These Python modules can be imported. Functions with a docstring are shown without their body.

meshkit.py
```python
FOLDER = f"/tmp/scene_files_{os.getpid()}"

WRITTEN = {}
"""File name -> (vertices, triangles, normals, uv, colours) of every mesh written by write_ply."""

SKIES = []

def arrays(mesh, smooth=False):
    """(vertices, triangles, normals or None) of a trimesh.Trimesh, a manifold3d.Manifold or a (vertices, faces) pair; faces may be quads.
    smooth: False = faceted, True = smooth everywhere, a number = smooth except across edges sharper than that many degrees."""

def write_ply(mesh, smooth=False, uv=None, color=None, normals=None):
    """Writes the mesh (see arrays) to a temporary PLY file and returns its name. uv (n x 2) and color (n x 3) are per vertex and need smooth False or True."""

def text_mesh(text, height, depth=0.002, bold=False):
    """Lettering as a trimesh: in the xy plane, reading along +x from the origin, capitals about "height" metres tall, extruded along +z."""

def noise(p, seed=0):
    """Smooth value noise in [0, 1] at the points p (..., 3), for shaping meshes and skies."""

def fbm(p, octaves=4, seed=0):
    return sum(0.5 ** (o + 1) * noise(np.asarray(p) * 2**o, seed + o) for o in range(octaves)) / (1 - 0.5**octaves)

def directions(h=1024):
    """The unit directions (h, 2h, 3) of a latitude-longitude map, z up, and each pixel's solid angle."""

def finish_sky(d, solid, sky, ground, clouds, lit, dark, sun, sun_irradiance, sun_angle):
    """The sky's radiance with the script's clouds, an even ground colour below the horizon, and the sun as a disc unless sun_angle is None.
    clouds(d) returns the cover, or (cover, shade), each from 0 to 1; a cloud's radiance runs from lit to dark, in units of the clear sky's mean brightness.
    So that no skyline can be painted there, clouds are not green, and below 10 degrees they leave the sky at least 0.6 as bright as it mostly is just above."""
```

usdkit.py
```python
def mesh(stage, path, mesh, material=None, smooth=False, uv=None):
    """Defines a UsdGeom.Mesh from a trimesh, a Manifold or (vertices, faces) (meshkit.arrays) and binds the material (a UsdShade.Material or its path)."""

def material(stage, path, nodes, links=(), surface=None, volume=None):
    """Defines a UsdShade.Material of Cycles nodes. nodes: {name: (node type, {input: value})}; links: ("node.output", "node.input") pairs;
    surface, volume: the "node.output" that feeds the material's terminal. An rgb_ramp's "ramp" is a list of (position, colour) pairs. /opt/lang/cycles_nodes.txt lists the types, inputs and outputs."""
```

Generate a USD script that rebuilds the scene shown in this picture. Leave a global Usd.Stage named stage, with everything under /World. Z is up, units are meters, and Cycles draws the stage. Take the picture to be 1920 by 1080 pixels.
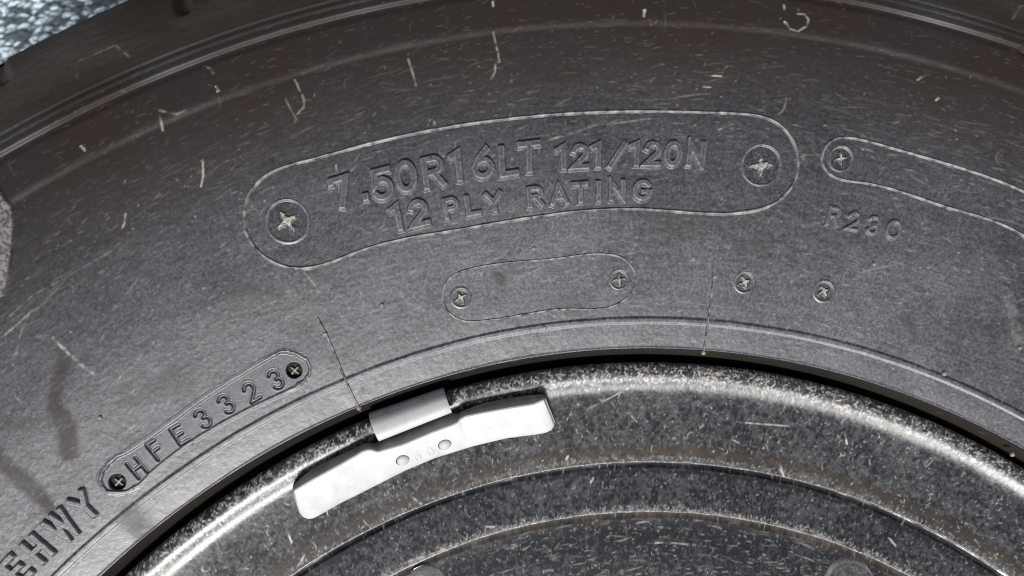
import math
import numpy as np
import trimesh, manifold3d, shapely, usdkit, meshkit
from shapely.geometry import Polygon
from scipy.spatial import cKDTree
from scipy.interpolate import PchipInterpolator, splprep, splev
from pxr import Usd, UsdGeom, UsdLux, UsdShade, Gf, Sdf, Vt

stage = Usd.Stage.CreateInMemory()
UsdGeom.SetStageUpAxis(stage, 'Z')
UsdGeom.SetStageMetersPerUnit(stage, 1.0)
UsdGeom.Xform.Define(stage, '/World')
UsdGeom.Scope.Define(stage, '/World/Looks')
rng = np.random.default_rng(7)

# ------------------------------------------------------------------ camera, sky, sun
CAM_ROT = np.array([[0.987725, -0.155326, -0.016518], [0.15073, 0.975526, -0.160093], [0.04098, 0.155638, 0.986964]])
CAM_POS = np.array([-0.08566811, 0.20356946, 0.41202487])
FPX = 1493.333                        # focal length in pixels of a 1920 wide frame
cam = UsdGeom.Camera.Define(stage, '/World/camera')
M4 = np.eye(4); M4[:3, :3] = CAM_ROT.T; M4[3, :3] = CAM_POS
cam.AddTransformOp().Set(Gf.Matrix4d(*M4.ravel().tolist()))
cam.CreateFocalLengthAttr(28.0); cam.CreateHorizontalApertureAttr(36.0); cam.CreateVerticalApertureAttr(20.25)
cam.CreateClippingRangeAttr(Gf.Vec2f(0.01, 200.0))
cam.CreateFStopAttr(14.0); cam.CreateFocusDistanceAttr(0.245)
cam.CreateExposureAttr(1.22)

SUN_AZ, SUN_EL = math.radians(174.0), math.radians(45.0)      # azimuth from +y towards +x
sun_dir = np.array([math.sin(SUN_AZ) * math.cos(SUN_EL), math.cos(SUN_AZ) * math.cos(SUN_EL), math.sin(SUN_EL)])
usdkit.material(stage, '/World/Looks/sky', {
    's': ('sky_texture', {'sky_type': 'single_scattering', 'sun_disc': False, 'sun_elevation': SUN_EL, 'sun_rotation': math.atan2(sun_dir[0], sun_dir[1])}),
    'tc': ('texture_coordinate', {}), 'n': ('noise_texture', {'scale': 1.6, 'detail': 5.0, 'roughness': 0.6}),
    'cov': ('map_range', {'from_min': 0.34, 'from_max': 0.56, 'to_min': 0.45, 'to_max': 0.93, 'clamp': True}),
    'bw': ('vector_math', {'math_type': 'dot_product', 'vector2': (.45, .40, .15)}),
    'gr': ('vector_math', {'math_type': 'scale', 'vector1': (.97, .99, 1.03)}),
    'm': ('mix', {}),
    'b': ('background_shader', {'strength': 0.07})},
    [('tc.generated', 'n.vector'), ('n.fac', 'cov.value'), ('cov.result', 'm.fac'), ('s.color', 'm.color1'), ('s.color', 'bw.vector1'), ('bw.value', 'gr.scale'), ('gr.vector', 'm.color2'), ('m.color', 'b.color')], surface='b.background')
dome = UsdLux.DomeLight.Define(stage, '/World/sky')
UsdShade.MaterialBindingAPI.Apply(dome.GetPrim()).Bind(UsdShade.Material.Get(stage, '/World/Looks/sky'))
sun = UsdLux.DistantLight.Define(stage, '/World/sun')
sun.CreateIntensityAttr(0.75); sun.CreateAngleAttr(10.0); sun.CreateColorAttr(Gf.Vec3f(1.0, 0.975, 0.94))
sun.GetPrim().GetAttribute('inputs:normalize').Set(True) if sun.GetPrim().GetAttribute('inputs:normalize') else sun.CreateNormalizeAttr(True)
zax = sun_dir; xax = np.cross([0, 0, 1.0], zax); xax /= np.linalg.norm(xax); yax = np.cross(zax, xax)
S4 = np.eye(4); S4[0, :3], S4[1, :3], S4[2, :3] = xax, yax, zax
sun.AddTransformOp().Set(Gf.Matrix4d(*S4.ravel().tolist()))

# ------------------------------------------------------------------ helpers
def tag(prim, **kw):
    for k, v in kw.items():
        prim.SetCustomDataByKey(k, v)
    return prim

def numbered(path):
    if not stage.GetPrimAtPath(path):
        return path
    n = 1
    while stage.GetPrimAtPath(f'{path}_{n:03d}'):
        n += 1
    return f'{path}_{n:03d}'

def define(parent, name, mesh, mat, smooth=False, label=None, attrs=None):
    path = numbered(f'{parent}/{name}')
    m = usdkit.mesh(stage, path, mesh, '/World/Looks/' + mat, smooth=smooth)
    for k, v in (attrs or {}).items():
        UsdGeom.PrimvarsAPI(m).CreatePrimvar(k, Sdf.ValueTypeNames.Color3fArray, 'vertex').Set(Vt.Vec3fArray.FromNumpy(np.ascontiguousarray(v, np.float32)))
    if label:
        tag(m.GetPrim(), label=label)
    return path

def grid_faces(nr, nc, keep=None, flip=False):
    i = np.arange(nr * nc).reshape(nr, nc)
    a, b, c, d = i[:-1, :-1].ravel(), i[:-1, 1:].ravel(), i[1:, 1:].ravel(), i[1:, :-1].ravel()
    if keep is not None:
        a, b, c, d = a[keep], b[keep], c[keep], d[keep]
    f = np.vstack([np.c_[a, b, c], np.c_[a, c, d]])
    return f[:, ::-1] if flip else f

def compact(v, f, *extra):
    used = np.unique(f); m = np.zeros(len(v), int); m[used] = np.arange(len(used))
    return (v[used], m[f]) + tuple(e[used] for e in extra)

def smoothstep(a, b, x):
    t = np.clip((x - a) / (b - a), 0, 1)
    return t * t * (3 - 2 * t)

def ns(u, v, su, sv=None, seed=0, octv=1):
    sv = sv or su
    p = np.stack([np.asarray(u) / su, np.asarray(v) / sv, np.full(np.shape(u), 0.37)], -1)
    return meshkit.noise(p, seed) if octv == 1 else meshkit.fbm(p, octv, seed)

# ------------------------------------------------------------------ profiles of the wheel (radius, height), axis z through the origin, the wheel lies flat on the ground
SIDE = PchipInterpolator([.2346, .2440, .262, .285, .310, .3334, .3478, .354, .366, .378, .3870, .3926],
                         [.1632, .1660, .1707, .1766, .1814, .1838, .1832, .1811, .1758, .1680, .1605, .1545])
_r = np.linspace(.1988, .2304, 80)                             # flange: flat seat, wide fillet, rolled crest, lip
_s = np.interp(_r, [.1988, .2110, .2165, .2205, .2224, .2238, .2248, .2274, .2297, .2304], [.10, .11, .14, .20, .42, .56, .46, 0.0, -.8, -2.2])
_z = .1562 + np.r_[0, np.cumsum(.5 * (_s[1:] + _s[:-1]) * np.diff(_r))]
RIMZ = PchipInterpolator(np.r_[.150, .170, .1815, .1830, .1900, .1975, _r], np.r_[.1492, .1501, .1506, .1524, .1527, .1530, _z])
print('rim', _z.max(), _z[-1])

def ray(px, py):
    return CAM_ROT @ np.array([(px - 960) / FPX, -(py - 540) / FPX, -1.0])

def at(pts, prof=SIDE, z=None):
    """(angle, radius) of the points of the wheel's face that lie along the sight lines through pixels of the photograph."""
    out = []
    for px, py in np.atleast_2d(np.asarray(pts, float)):
        d, h = ray(px, py), (.175 if z is None else z)
        for _ in range(1 if z is not None else 14):
            q = CAM_POS + d * (h - CAM_POS[2]) / d[2]
            r = math.hypot(q[0], q[1])
            if z is None:
                h = float(prof(min(max(r, prof.x[0]), prof.x[-1])))
        out.append((math.atan2(q[1], q[0]), r))
    return np.array(out)

def xyz(th, r, z):
    return np.stack([r * np.cos(th), r * np.sin(th), z + 0 * r], -1)

PX = 0.000160                          # metres per photograph pixel on the face of the tyre

# ------------------------------------------------------------------ materials
def wear_material(name, dark, dust, brown, pale, rough0, rough1, bumps, spec=0.5, coat=0.0, fine=(1800., 700.)):
    """Dark base, greyed by dust, smudged brown and scratched pale: worn places and some painted shade are the mesh's own attribute."""
    nodes = {
        'tc': ('geometry', {}),
        'at': ('attribute', {'attribute': 'wear_tone'}),
        'sx': ('separate_xyz', {}) if False else ('vector_math', {'math_type': 'dot_product', 'vector2': (1, 0, 0)}),
        'sy': ('vector_math', {'math_type': 'dot_product', 'vector2': (0, 1, 0)}),
        'sz': ('vector_math', {'math_type': 'dot_product', 'vector2': (0, 0, 1)}),
        'n1': ('noise_texture', {'scale': fine[0], 'detail': 3.0, 'roughness': 0.6}),
        'n2': ('noise_texture', {'scale': fine[1], 'detail': 4.0, 'roughness': 0.65}),
        'r1': ('map_range', {'from_min': 0.35, 'from_max': 0.72, 'to_min': 0.0, 'to_max': 1.0, 'clamp': True}),
        'd1': ('math', {'math_type': 'multiply'}),
        'd2': ('math', {'math_type': 'multiply_add', 'value2': 1.2, 'value3': 0.0}),
        'd3': ('math', {'math_type': 'multiply_add', 'value2': 0.45, 'value3': 0.0, 'use_clamp': True}),
        'c1': ('mix', {'color1': dark, 'color2': dust}),
        'c2': ('mix', {'color2': brown}),
        'c3': ('mix', {'color2': pale}),
        'ro': ('map_range', {'from_min': 0.0, 'from_max': 1.0, 'to_min': rough0, 'to_max': rough1, 'clamp': True}),
        'sp': ('math', {'math_type': 'multiply_add', 'value2': -0.42 * spec / .5, 'value3': spec}),
        'rb': ('math', {'math_type': 'multiply_add', 'value2': 0.22}),
        'b1': ('bump', {'strength': bumps[0], 'distance': bumps[1]}),
        'b2': ('bump', {'strength': bumps[2], 'distance': bumps[3]}),
        'p': ('principled_bsdf', {'coat_weight': coat, 'coat_roughness': 0.16}),
    }
    links = [('tc.position', 'n1.vector'), ('tc.position', 'n2.vector'), ('at.vector', 'sx.vector1'), ('at.vector', 'sy.vector1'), ('at.vector', 'sz.vector1'),
             ('n1.fac', 'r1.value'), ('r1.result', 'd1.value1'), ('sx.value', 'd1.value2'), ('d1.value', 'd2.value1'),
             ('sx.value', 'd3.value1'), ('d2.value', 'd3.value3'), ('d3.value', 'c1.fac'), ('c1.color', 'c2.color1'), ('sy.value', 'c2.fac'),
             ('c2.color', 'c3.color1'), ('sz.value', 'c3.fac'), ('c3.color', 'p.base_color'), ('d3.value', 'ro.value'), ('sy.value', 'rb.value1'), ('sy.value', 'sp.value1'), ('sp.value', 'p.specular_ior_level'), ('ro.result', 'rb.value3'), ('rb.value', 'p.roughness'),
             ('n1.fac', 'b1.height'), ('n2.fac', 'b2.height'), ('b1.normal', 'b2.normal'), ('b2.normal', 'p.normal')]
    usdkit.material(stage, '/World/Looks/' + name, nodes, links, surface='p.BSDF')

wear_material('rubber', (.0075, .0075, .0085), (.090, .091, .108), (.0165, .0116, .0090), (.36, .34, .30), .36, .50, (.07, .0003, .07, .0006))
wear_material('gap_shade_rubber', (.006, .0056, .0052), (.018, .016, .015), (.05, .04, .03), (.3, .28, .25), .60, .7, (.07, .0003, .07, .0006), spec=.2)  # shade of the gap behind the flange put into a darker, duller rubber
wear_material('worn_rubber', (.024, .0205, .017), (.066, .058, .050), (.020, .0145, .011), (.30, .28, .25), .62, .75, (.12, .0004, .15, .001), spec=.28)
wear_material('black_paint', (.004, .004, .0045), (.078, .079, .081), (.080, .058, .040), (.55, .53, .49), .26, .50, (.05, .0003, .05, .0005), coat=.36, fine=(2200., 900.))
wear_material('white_coat', (.37, .375, .375), (.31, .31, .305), (.15, .14, .115), (.9, .9, .9), .5, .6, (.06, .0003, .06, .0006), fine=(1500., 500.))
wear_material('asphalt', (.030, .040, .046), (.44, .54, .60), (.1, .09, .08), (.75, .78, .8), .8, .85, (.5, .001, .5, .002), fine=(500., 260.))

# ------------------------------------------------------------------ lettering drawn with strokes (unit height)
def arc(cx, cy, rx, ry, a0, a1, n=18):
    t = np.radians(np.linspace(a0, a1, n))
    return list(zip(cx + rx * np.cos(t), cy + ry * np.sin(t)))

GLYPH = {
    '7': [[(-.28, .93), (-.28, 1), (.28, 1), (-.05, 0)]],
    '.': [[(-.005, .03), (-.005, .10)]],
    '5': [[(.27, 1), (-.22, 1), (-.26, .55)] + arc(-.02, .34, .30, .34, 128, -145)],
    '0': [arc(0, .5, .30, .5, 0, 360, 32)],
    'O': [arc(0, .5, .40, .5, 0, 360, 32)],
    'R': [[(-.29, 0), (-.29, 1), (.05, 1)] + arc(.05, .74, .25, .26, 90, -90) + [(-.29, .48)], [(.02, .48), (.32, 0)]],
    '1': [[(-.24, .88), (.0, 1), (.0, 0)]],
    '6': [arc(0, .31, .29, .31, 0, 360, 28), [(.16, 1), (-.12, .72), (-.27, .42)]],
    'L': [[(-.25, 1), (-.25, 0), (.28, 0)]],
    'T': [[(-.32, 1), (.32, 1)], [(0, 1), (0, 0)]],
    '2': [arc(0, .70, .28, .30, 165, -35) + [(-.29, 0), (.30, 0)]],
    '/': [[(-.32, -.02), (.32, 1.04)]],
    'N': [[(-.30, 0), (-.30, 1), (.30, 0), (.30, 1)]],
    'P': [[(-.26, 0), (-.26, 1), (.06, 1)] + arc(.06, .73, .24, .27, 90, -90) + [(-.26, .46)]],
    'Y': [[(-.34, 1), (0, .48), (.34, 1)], [(0, .48), (0, 0)]],
    'A': [[(-.36, 0), (0, 1), (.36, 0)], [(-.22, .33), (.22, .33)]],
    'I': [[(0, 0), (0, 1)]],
    'G': [arc(0, .5, .38, .5, 42, 320, 26) + [(.36, .42), (.06, .42)]],
    'H': [[(-.28, 0), (-.28, 1)], [(.28, 0), (.28, 1)], [(-.28, .5), (.28, .5)]],
    'F': [[(-.22, 0), (-.22, 1), (.26, 1)], [(-.22, .52), (.18, .52)]],
    'E': [[(.28, 0), (-.24, 0), (-.24, 1), (.28, 1)], [(-.24, .5), (.2, .5)]],
    '3': [arc(-.02, .75, .26, .25, 155, -80) + arc(-.02, .27, .28, .27, 80, -155)],
    'W': [[(-.44, 1), (-.22, 0), (0, .9), (.22, 0), (.44, 1)]],
}

def seg_dist(x, y, lines):
    """distance of the points to the polylines"""
    best = np.full(x.shape, 1e9)
    for ln in lines:
        p = np.asarray(ln, float)
        for a, b in zip(p[:-1], p[1:]):
            ab = b - a; L = max(ab @ ab, 1e-12)
            t = np.clip(((x - a[0]) * ab[0] + (y - a[1]) * ab[1]) / L, 0, 1)
            best = np.minimum(best, (x - a[0] - t * ab[0]) ** 2 + (y - a[1] - t * ab[1]) ** 2)
    return np.sqrt(best)

def strokes_of(ch, H, wide=1.0, lean=0.0, rot=0.0):
    """glyph as polylines in metres, centred on its middle; x reads clockwise round the wheel, y outwards"""
    out = []
    c, s = math.cos(rot), math.sin(rot)
    for ln in GLYPH[ch]:
        p = np.array(ln, float) - [0, .5]
        p[:, 0] = p[:, 0] * wide + lean * p[:, 1]
        p = p * H
        out.append(np.c_[p[:, 0] * c - p[:, 1] * s, p[:, 0] * s + p[:, 1] * c])
    return out

def local_to_polar(th0, r0, x, y):
    """flat local coordinates on the face (x clockwise, y outwards) -> (angle, radius)"""
    X, Y = x, r0 + y
    return th0 - np.arctan2(X, Y), np.hypot(X, Y)

# ------------------------------------------------------------------ the face of the tyre: places traced on it
def dense(px, closed=True, n=400, smooth=2.0):
    p = np.array(px, float)
    if closed:
        p = np.vstack([p, p[:1]])
    tck, _ = splprep(p.T, s=smooth * len(p), per=closed, k=3)
    q = np.array(splev(np.linspace(0, 1, n, endpoint=not closed), tck)).T
    return q

PLATE_BIG = [(692,270),(805,244),(892,231),(960,222),(1060,214),(1160,208.5),(1260,209),(1360,212.5),(1433,222),(1463,234),(1487,262),(1498,300),(1493,330),(1477,357),(1453,379),(1423,396),(1397,399),(1313,395.5),(1213,393),(1113,395.5),(1047,401),(980,409),(933,419),(840,432),(760,448),(673,472),(607,494),(557,503),(523,497),(483,470),(463,437),(458,403),(466,368),(482,342),(507,324),(573,303)]
PLATE_SMALL = [(830,560),(833,537),(846,518),(872,507),(920,498.5),(980,489.5),(1055,482),(1105,478.8),(1142,477.5),(1163,481.5),(1180,493),(1190,515),(1190,540),(1178,558),(1155,571),(1130,575.5),(1067,580),(1005,587),(942,595),(892,602),(872,603),(855,597),(838,582)]
PLATE_RIGHT = [(1541,305),(1541,290),(1547,276),(1560,263),(1579,257.5),(1606,261),(1660,275),(1725,292.5),(1822,320),(1920,361),(2010,408),(2052,440),(2056,466),(2040,490),(2016,494),(1920,441),(1887,426),(1833,407),(1779,388),(1725,371),(1671,355),(1617,342),(1568,334),(1551,323)]
PLATE_CODE = [(190,893),(196,880),(213,867),(249,842),(311,801),(356,767),(400,737),(444,708),(498,677),(529,664),(556,664),(577,679),(580,697),(569,712),(542,728),(489,754),(444,777),(400,801),(356,828),(311,861),(276,892),(253,911),(213,923),(197,914)]
code_poly_px = dense(PLATE_CODE, True, 500, 1.0)

SCREWS = [((539,414), 38, 'round screw imprint at the left end of the size panel'), ((1428,309), 37, 'round screw imprint at the right end of the size panel'),
          ((1577,297), 22, 'screw imprint in the tip of the right-hand panel'), ((864,558), 17, 'left screw imprint of the small empty panel'),
          ((1161,524), 17, 'right screw imprint of the small empty panel'), ((1396,529), 18.5, 'screw imprint right of the short radial seam'),
          ((1545,546), 18.5, 'screw imprint below the raised R230')]
CODE_SCREWS = [((219,904), 15), ((551,694), 15)]
NOTCHES = [([(338,-40),(346,22)], 17, .002), ([(-14,110),(6,152)], 22, .0014), ([(1990,60),(1925,96)], 14, .001)]

# ------------------------------------------------------------------ wheel
wheel = UsdGeom.Xform.Define(stage, '/World/wheel')
tag(wheel.GetPrim(), label='dusty black truck tyre on a black steel rim, lying flat and filling the picture', category='wheel')
W = '/World/wheel'

T0, T1, NC = math.radians(55), math.radians(156), 1640
rows = np.r_[np.linspace(.2346, .2352, 6)[:-1], np.arange(.2352, .3585, .0003), np.arange(.3585, .3922, .0006), [.3926]]
TH, RR = np.meshgrid(np.linspace(T1, T0, NC), rows)            # columns run clockwise, as the lettering reads
U, V = -TH * .29, RR
h = np.zeros_like(RR)

def bump_at(r, c, w, a):                                        # ring-shaped rise
    return a * np.exp(-((r - c) / w) ** 2)

# rings moulded in the face: narrow rib above the bead, the soft step, three fine shoulder ridges
r_ = RR + (ns(U, V, .02, seed=3) - .5) * .0003
h += .00022 * (smoothstep(.24215, .24245, r_) - smoothstep(.2438, .2441, r_))
h += .00025 * (1 - smoothstep(.23485, .2352, r_))
h += .0004 * smoothstep(.3318, .3338, r_)
for c, a, w in ((.34785, .00050, .0007), (.35095, .00042, .00045), (.3539, .0005, .00045)):
    h += a * (smoothstep(c - w, c - .0001, r_) - smoothstep(c + .0003, c + .0018, r_))
h -= .0006 * (smoothstep(.3436, .3462, r_) - smoothstep(.3469, .3474, r_))
h += .0006 * smoothstep(.3545, .356, r_) * 0.5
h += (ns(U, V, .012, seed=5, octv=3) - .5) * .00022             # uneven rubber
h += (ns(U, V, .0014, .0009, seed=8, octv=2) - .5) * .00006

def near(px, rad):
    """signed distance (m) of the grid to a traced polyline, minus a radius in pixels; far points get 1"""
    p = at(px); q = xyz(p[:, 0], p[:, 1], 0)[:, :2]
    lo, hi = q.min(0) - rad * PX - .004, q.max(0) + rad * PX + .004
    X, Y = RR * np.cos(TH), RR * np.sin(TH)
    m = (X > lo[0]) & (X < hi[0]) & (Y > lo[1]) & (Y < hi[1])
    out = np.full(RR.shape, 1.0)
    out[m] = seg_dist(X[m], Y[m], [q]) - rad * PX
    return out

for px, rad, depth in NOTCHES:
    d = near(px, rad); h -= depth * (1 - smoothstep(-rad * PX * .8, .0008, d))
for (px, rad, _) in SCREWS:
    h -= .0012 * (1 - smoothstep(-.0002, .0003, near([px, px], rad)))
cp = at(code_poly_px); code_poly = Polygon(xyz(cp[:, 0], cp[:, 1], 0)[:, :2])
cb = code_poly.bounds
Xg, Yg = RR * np.cos(TH), RR * np.sin(TH)
m = (Xg > cb[0] - .003) & (Xg < cb[2] + .003) & (Yg > cb[1] - .003) & (Yg < cb[3] + .003)
ring = np.array(code_poly.exterior.coords)
sd = np.full(RR.shape, 1.0)
dd, _ = cKDTree(trimesh.util.concatenate([]) if False else np.vstack([np.linspace(a, b, 6) for a, b in zip(ring[:-1], ring[1:])])).query(np.c_[Xg[m], Yg[m]])
sd[m] = np.where(shapely.contains_xy(code_poly, Xg[m], Yg[m]), -dd, dd)
h -= .0030 * (1 - smoothstep(-.0002, .0006, sd))
# scuffed raised emblem that enters at the left edge
EMBLEM = [(-60,330),(2,352),(10,370),(22,382),(26,400),(27,430),(24,480),(18,525),(6,552),(-60,580)]
ep = at(EMBLEM); emb = Polygon(xyz(ep[:, 0], ep[:, 1], 0)[:, :2])
eb = emb.bounds; me = (Xg > eb[0] - .002) & (Xg < eb[2] + .002) & (Yg > eb[1] - .002) & (Yg < eb[3] + .002)
er = np.array(emb.exterior.coords); sde = np.full(RR.shape, 1.0)
ddx, _ = cKDTree(np.vstack([np.linspace(a, b, 40) for a, b in zip(er[:-1], er[1:])])).query(np.c_[Xg[me], Yg[me]])
sde[me] = np.where(shapely.contains_xy(emb, Xg[me], Yg[me]), -ddx, ddx)
in_emb = 1 - smoothstep(-.0005, .0001, sde)
h += .0008 * in_emb

# ---- wear: x dust and painted relief light, y brown smudge and painted shade, z pale scratch
def splat(field, th, r, val, tgrid, rgrid):
    """bilinear maximum of values at (angle, radius) into a regular grid"""
    ci = (tgrid[0] - th) / (tgrid[0] - tgrid[-1]) * (len(tgrid) - 1)
    ri = np.interp(r, rgrid, np.arange(len(rgrid)), left=-9, right=-9)
    ok = (ci >= 0) & (ci < len(tgrid) - 1) & (ri >= 0) & (ri < len(rgrid) - 1)
    ci, ri, val = ci[ok], ri[ok], val[ok]
    c0, r0 = ci.astype(int), ri.astype(int)
    for a in (0, 1):
        for b in (0, 1):
            w = (1 - abs(ci - c0 - a)) * (1 - abs(ri - r0 - b))
            np.maximum.at(field, (r0 + b, c0 + a), val * np.clip(w * 1.6, 0, 1))

def scratches(field, n, tgrid, rgrid, rlo, rhi, lmin, lmax, tilt, vmax, wobble=.3, spread=.25, power=2.2):
    th0 = rng.uniform(tgrid[-1], tgrid[0], n); r0 = rng.uniform(rlo, rhi, n)
    L = lmin * (lmax / lmin) ** (rng.random(n) ** 1.6); ang = tilt + rng.normal(0, spread, n)
    val = vmax * (.15 + .85 * rng.random(n) ** power); cur = rng.normal(0, wobble, n)
    ths, rs, vs = [], [], []
    for k in range(n):
        t = np.arange(0, 1, .00012 / L[k]) if L[k] > .0003 else np.array([0., .5])
        a = ang[k] + cur[k] * (t - .5)
        x, y = np.cumsum(np.cos(a)) * .00012, np.cumsum(np.sin(a)) * .00012
        ths.append(th0[k] - x / r0[k]); rs.append(r0[k] + y)
        vs.append(val[k] * (1 - .6 * abs(2 * t - 1)) * (.55 + .45 * rng.random(len(t))))
    splat(field, np.concatenate(ths), np.concatenate(rs), np.concatenate(vs), tgrid, rgrid)

def trace(field, px, val, width, tgrid, rgrid, prof=SIDE, jitter=.00012):
    p = np.array(px, float); seg = np.r_[0, np.cumsum(np.hypot(*np.diff(p, axis=0).T))]
    n = max(int(seg[-1] * 3 * max(width, 1)), 6); s = np.linspace(0, seg[-1], n)
    q = np.c_[np.interp(s, seg, p[:, 0]), np.interp(s, seg, p[:, 1])] + rng.normal(0, width * .22, (n, 2))
    # move the whole thing onto the face with one exact projection per 8 samples
    k = at(q[::8], prof); idx = np.arange(0, n, 8)
    d = q - np.c_[np.interp(np.arange(n), idx, q[::8, 0]), np.interp(np.arange(n), idx, q[::8, 1])]
    th = np.interp(np.arange(n), idx, k[:, 0]); r = np.interp(np.arange(n), idx, k[:, 1])
    ex = d[:, 0] * PX; ey = -d[:, 1] * PX; c, s_ = np.cos(th), np.sin(th)
    splat(field, th + (-ex * s_ + ey * c) / r, r + ex * c + ey * s_, .52 * val * rng.uniform(.2, 1, n) * np.clip(2.2 * meshkit.noise(np.c_[q / 7.0, 0 * q[:, :1]], 5) - .35, .1, 1.3), tgrid, rgrid)

tg, rg = TH[0], rows
scr = np.zeros_like(RR); worms = np.zeros_like(RR)
scratches(scr, 6000, tg, rg, .236, .352, .0005, .004, .08, .30, spread=.2, power=3.0)
scratches(scr, 2600, tg, rg, .296, .336, .001, .008, .04, .17, spread=.12)
scratches(scr, 700, tg, rg, .236, .352, .0004, .0012, 1.0, .55, spread=1.2)
scratches(scr, 160, tg, rg, .238, .345, .003, .010, 1.4, .22, wobble=1.6, spread=.5)
scratches(scr, 40, tg, rg, .238, .330, .008, .022, .12, .30, wobble=.25, spread=.25)
scratches(worms, 9000, tg, rg, .236, .391, .0004, .0018, 0, .22, wobble=2.5, spread=2.0)
scr *= 1 - .66 * smoothstep(.295, .335, RR)
for px, v, w in [([(99,634),(120,655),(150,682),(176,702)], .9, 4.0), ([(383,124),(395,130),(401,139)], 1.4, 2.2), ([(405,163),(411,173)], 1.4, 2.5),
                 ([(1887,545),(1900,600),(1909,640)], .30, 16.0), ([(925,62),(937,116),(929,117),(928,135),(921,148)], .8, 1.8), ([(1208,20),(1207,33)], 1.3, 2.8), ([(924,5),(925,13)], 1.2, 2.5), ([(1469,10),(1470,20)], 1.0, 2.2),
                 ([(553,150),(570,186),(570,200),(557,214)], .55, 1.5), ([(535,185),(545,205),(556,225)], .35, 1.2), ([(380,300),(381,330),(377,350)], .9, 1.8), ([(235,400),(233,420),(230,427)], .8, 2.6),
                 ([(152,275),(160,282)], 1.2, 2.4), ([(765,110),(778,150),(780,160)], .7, 1.8), ([(803,235),(805,225),(813,225),(817,240)], .7, 1.4), ([(300,215),(303,228),(305,245)], .8, 2.6), ([(300,208),(330,215),(350,208)], .5, 3.0),
                 ([(1474,45),(1480,55),(1495,60),(1512,50),(1515,38),(1508,28),(1490,27)], .75, 1.8), ([(1470,42),(1474,46)], 1.2, 3), ([(150,116),(170,108),(217,88)], .55, 1.3), ([(219,88),(247,111)], .5, 1.3), ([(147,150),(148,118)], .25, 1.2),
                 ([(1895,40),(1912,13),(1930,18)], .4, 1.4), ([(40,600),(80,570),(120,550)], .35, 1.2), ([(0,635),(40,602),(60,582)], .6, 1.6), ([(10,600),(60,555),(140,510),(210,470)], .3, 1.2), ([(60,580),(40,620),(30,660)], .3, 1.4),
                 ([(1475,183),(1470,205),(1460,215)], .4, 1.4), ([(640,372),(632,330),(630,310)], .7, 1.2), ([(570,510),(590,535),(598,548)], .6, 1.5), ([(1490,300),(1510,290),(1500,310)], .5, 1.6), ([(1725,145),(1738,140),(1720,150)], .9, 1.6), ([(1755,188),(1760,184)], 1.2, 2.2),
                 ([(1345,244),(1375,233)], .7, 1.2), ([(985,275),(1060,255),(1115,235),(1180,228),(1220,222)], .45, 1.2), ([(1030,262),(1054,255)], .8, 1.5), ([(1336,142),(1353,143)], 1.0, 1.4), ([(1318,163),(1332,164)], .9, 1.3)]:
    trace(scr, px, v, w, tg, rg)

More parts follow.
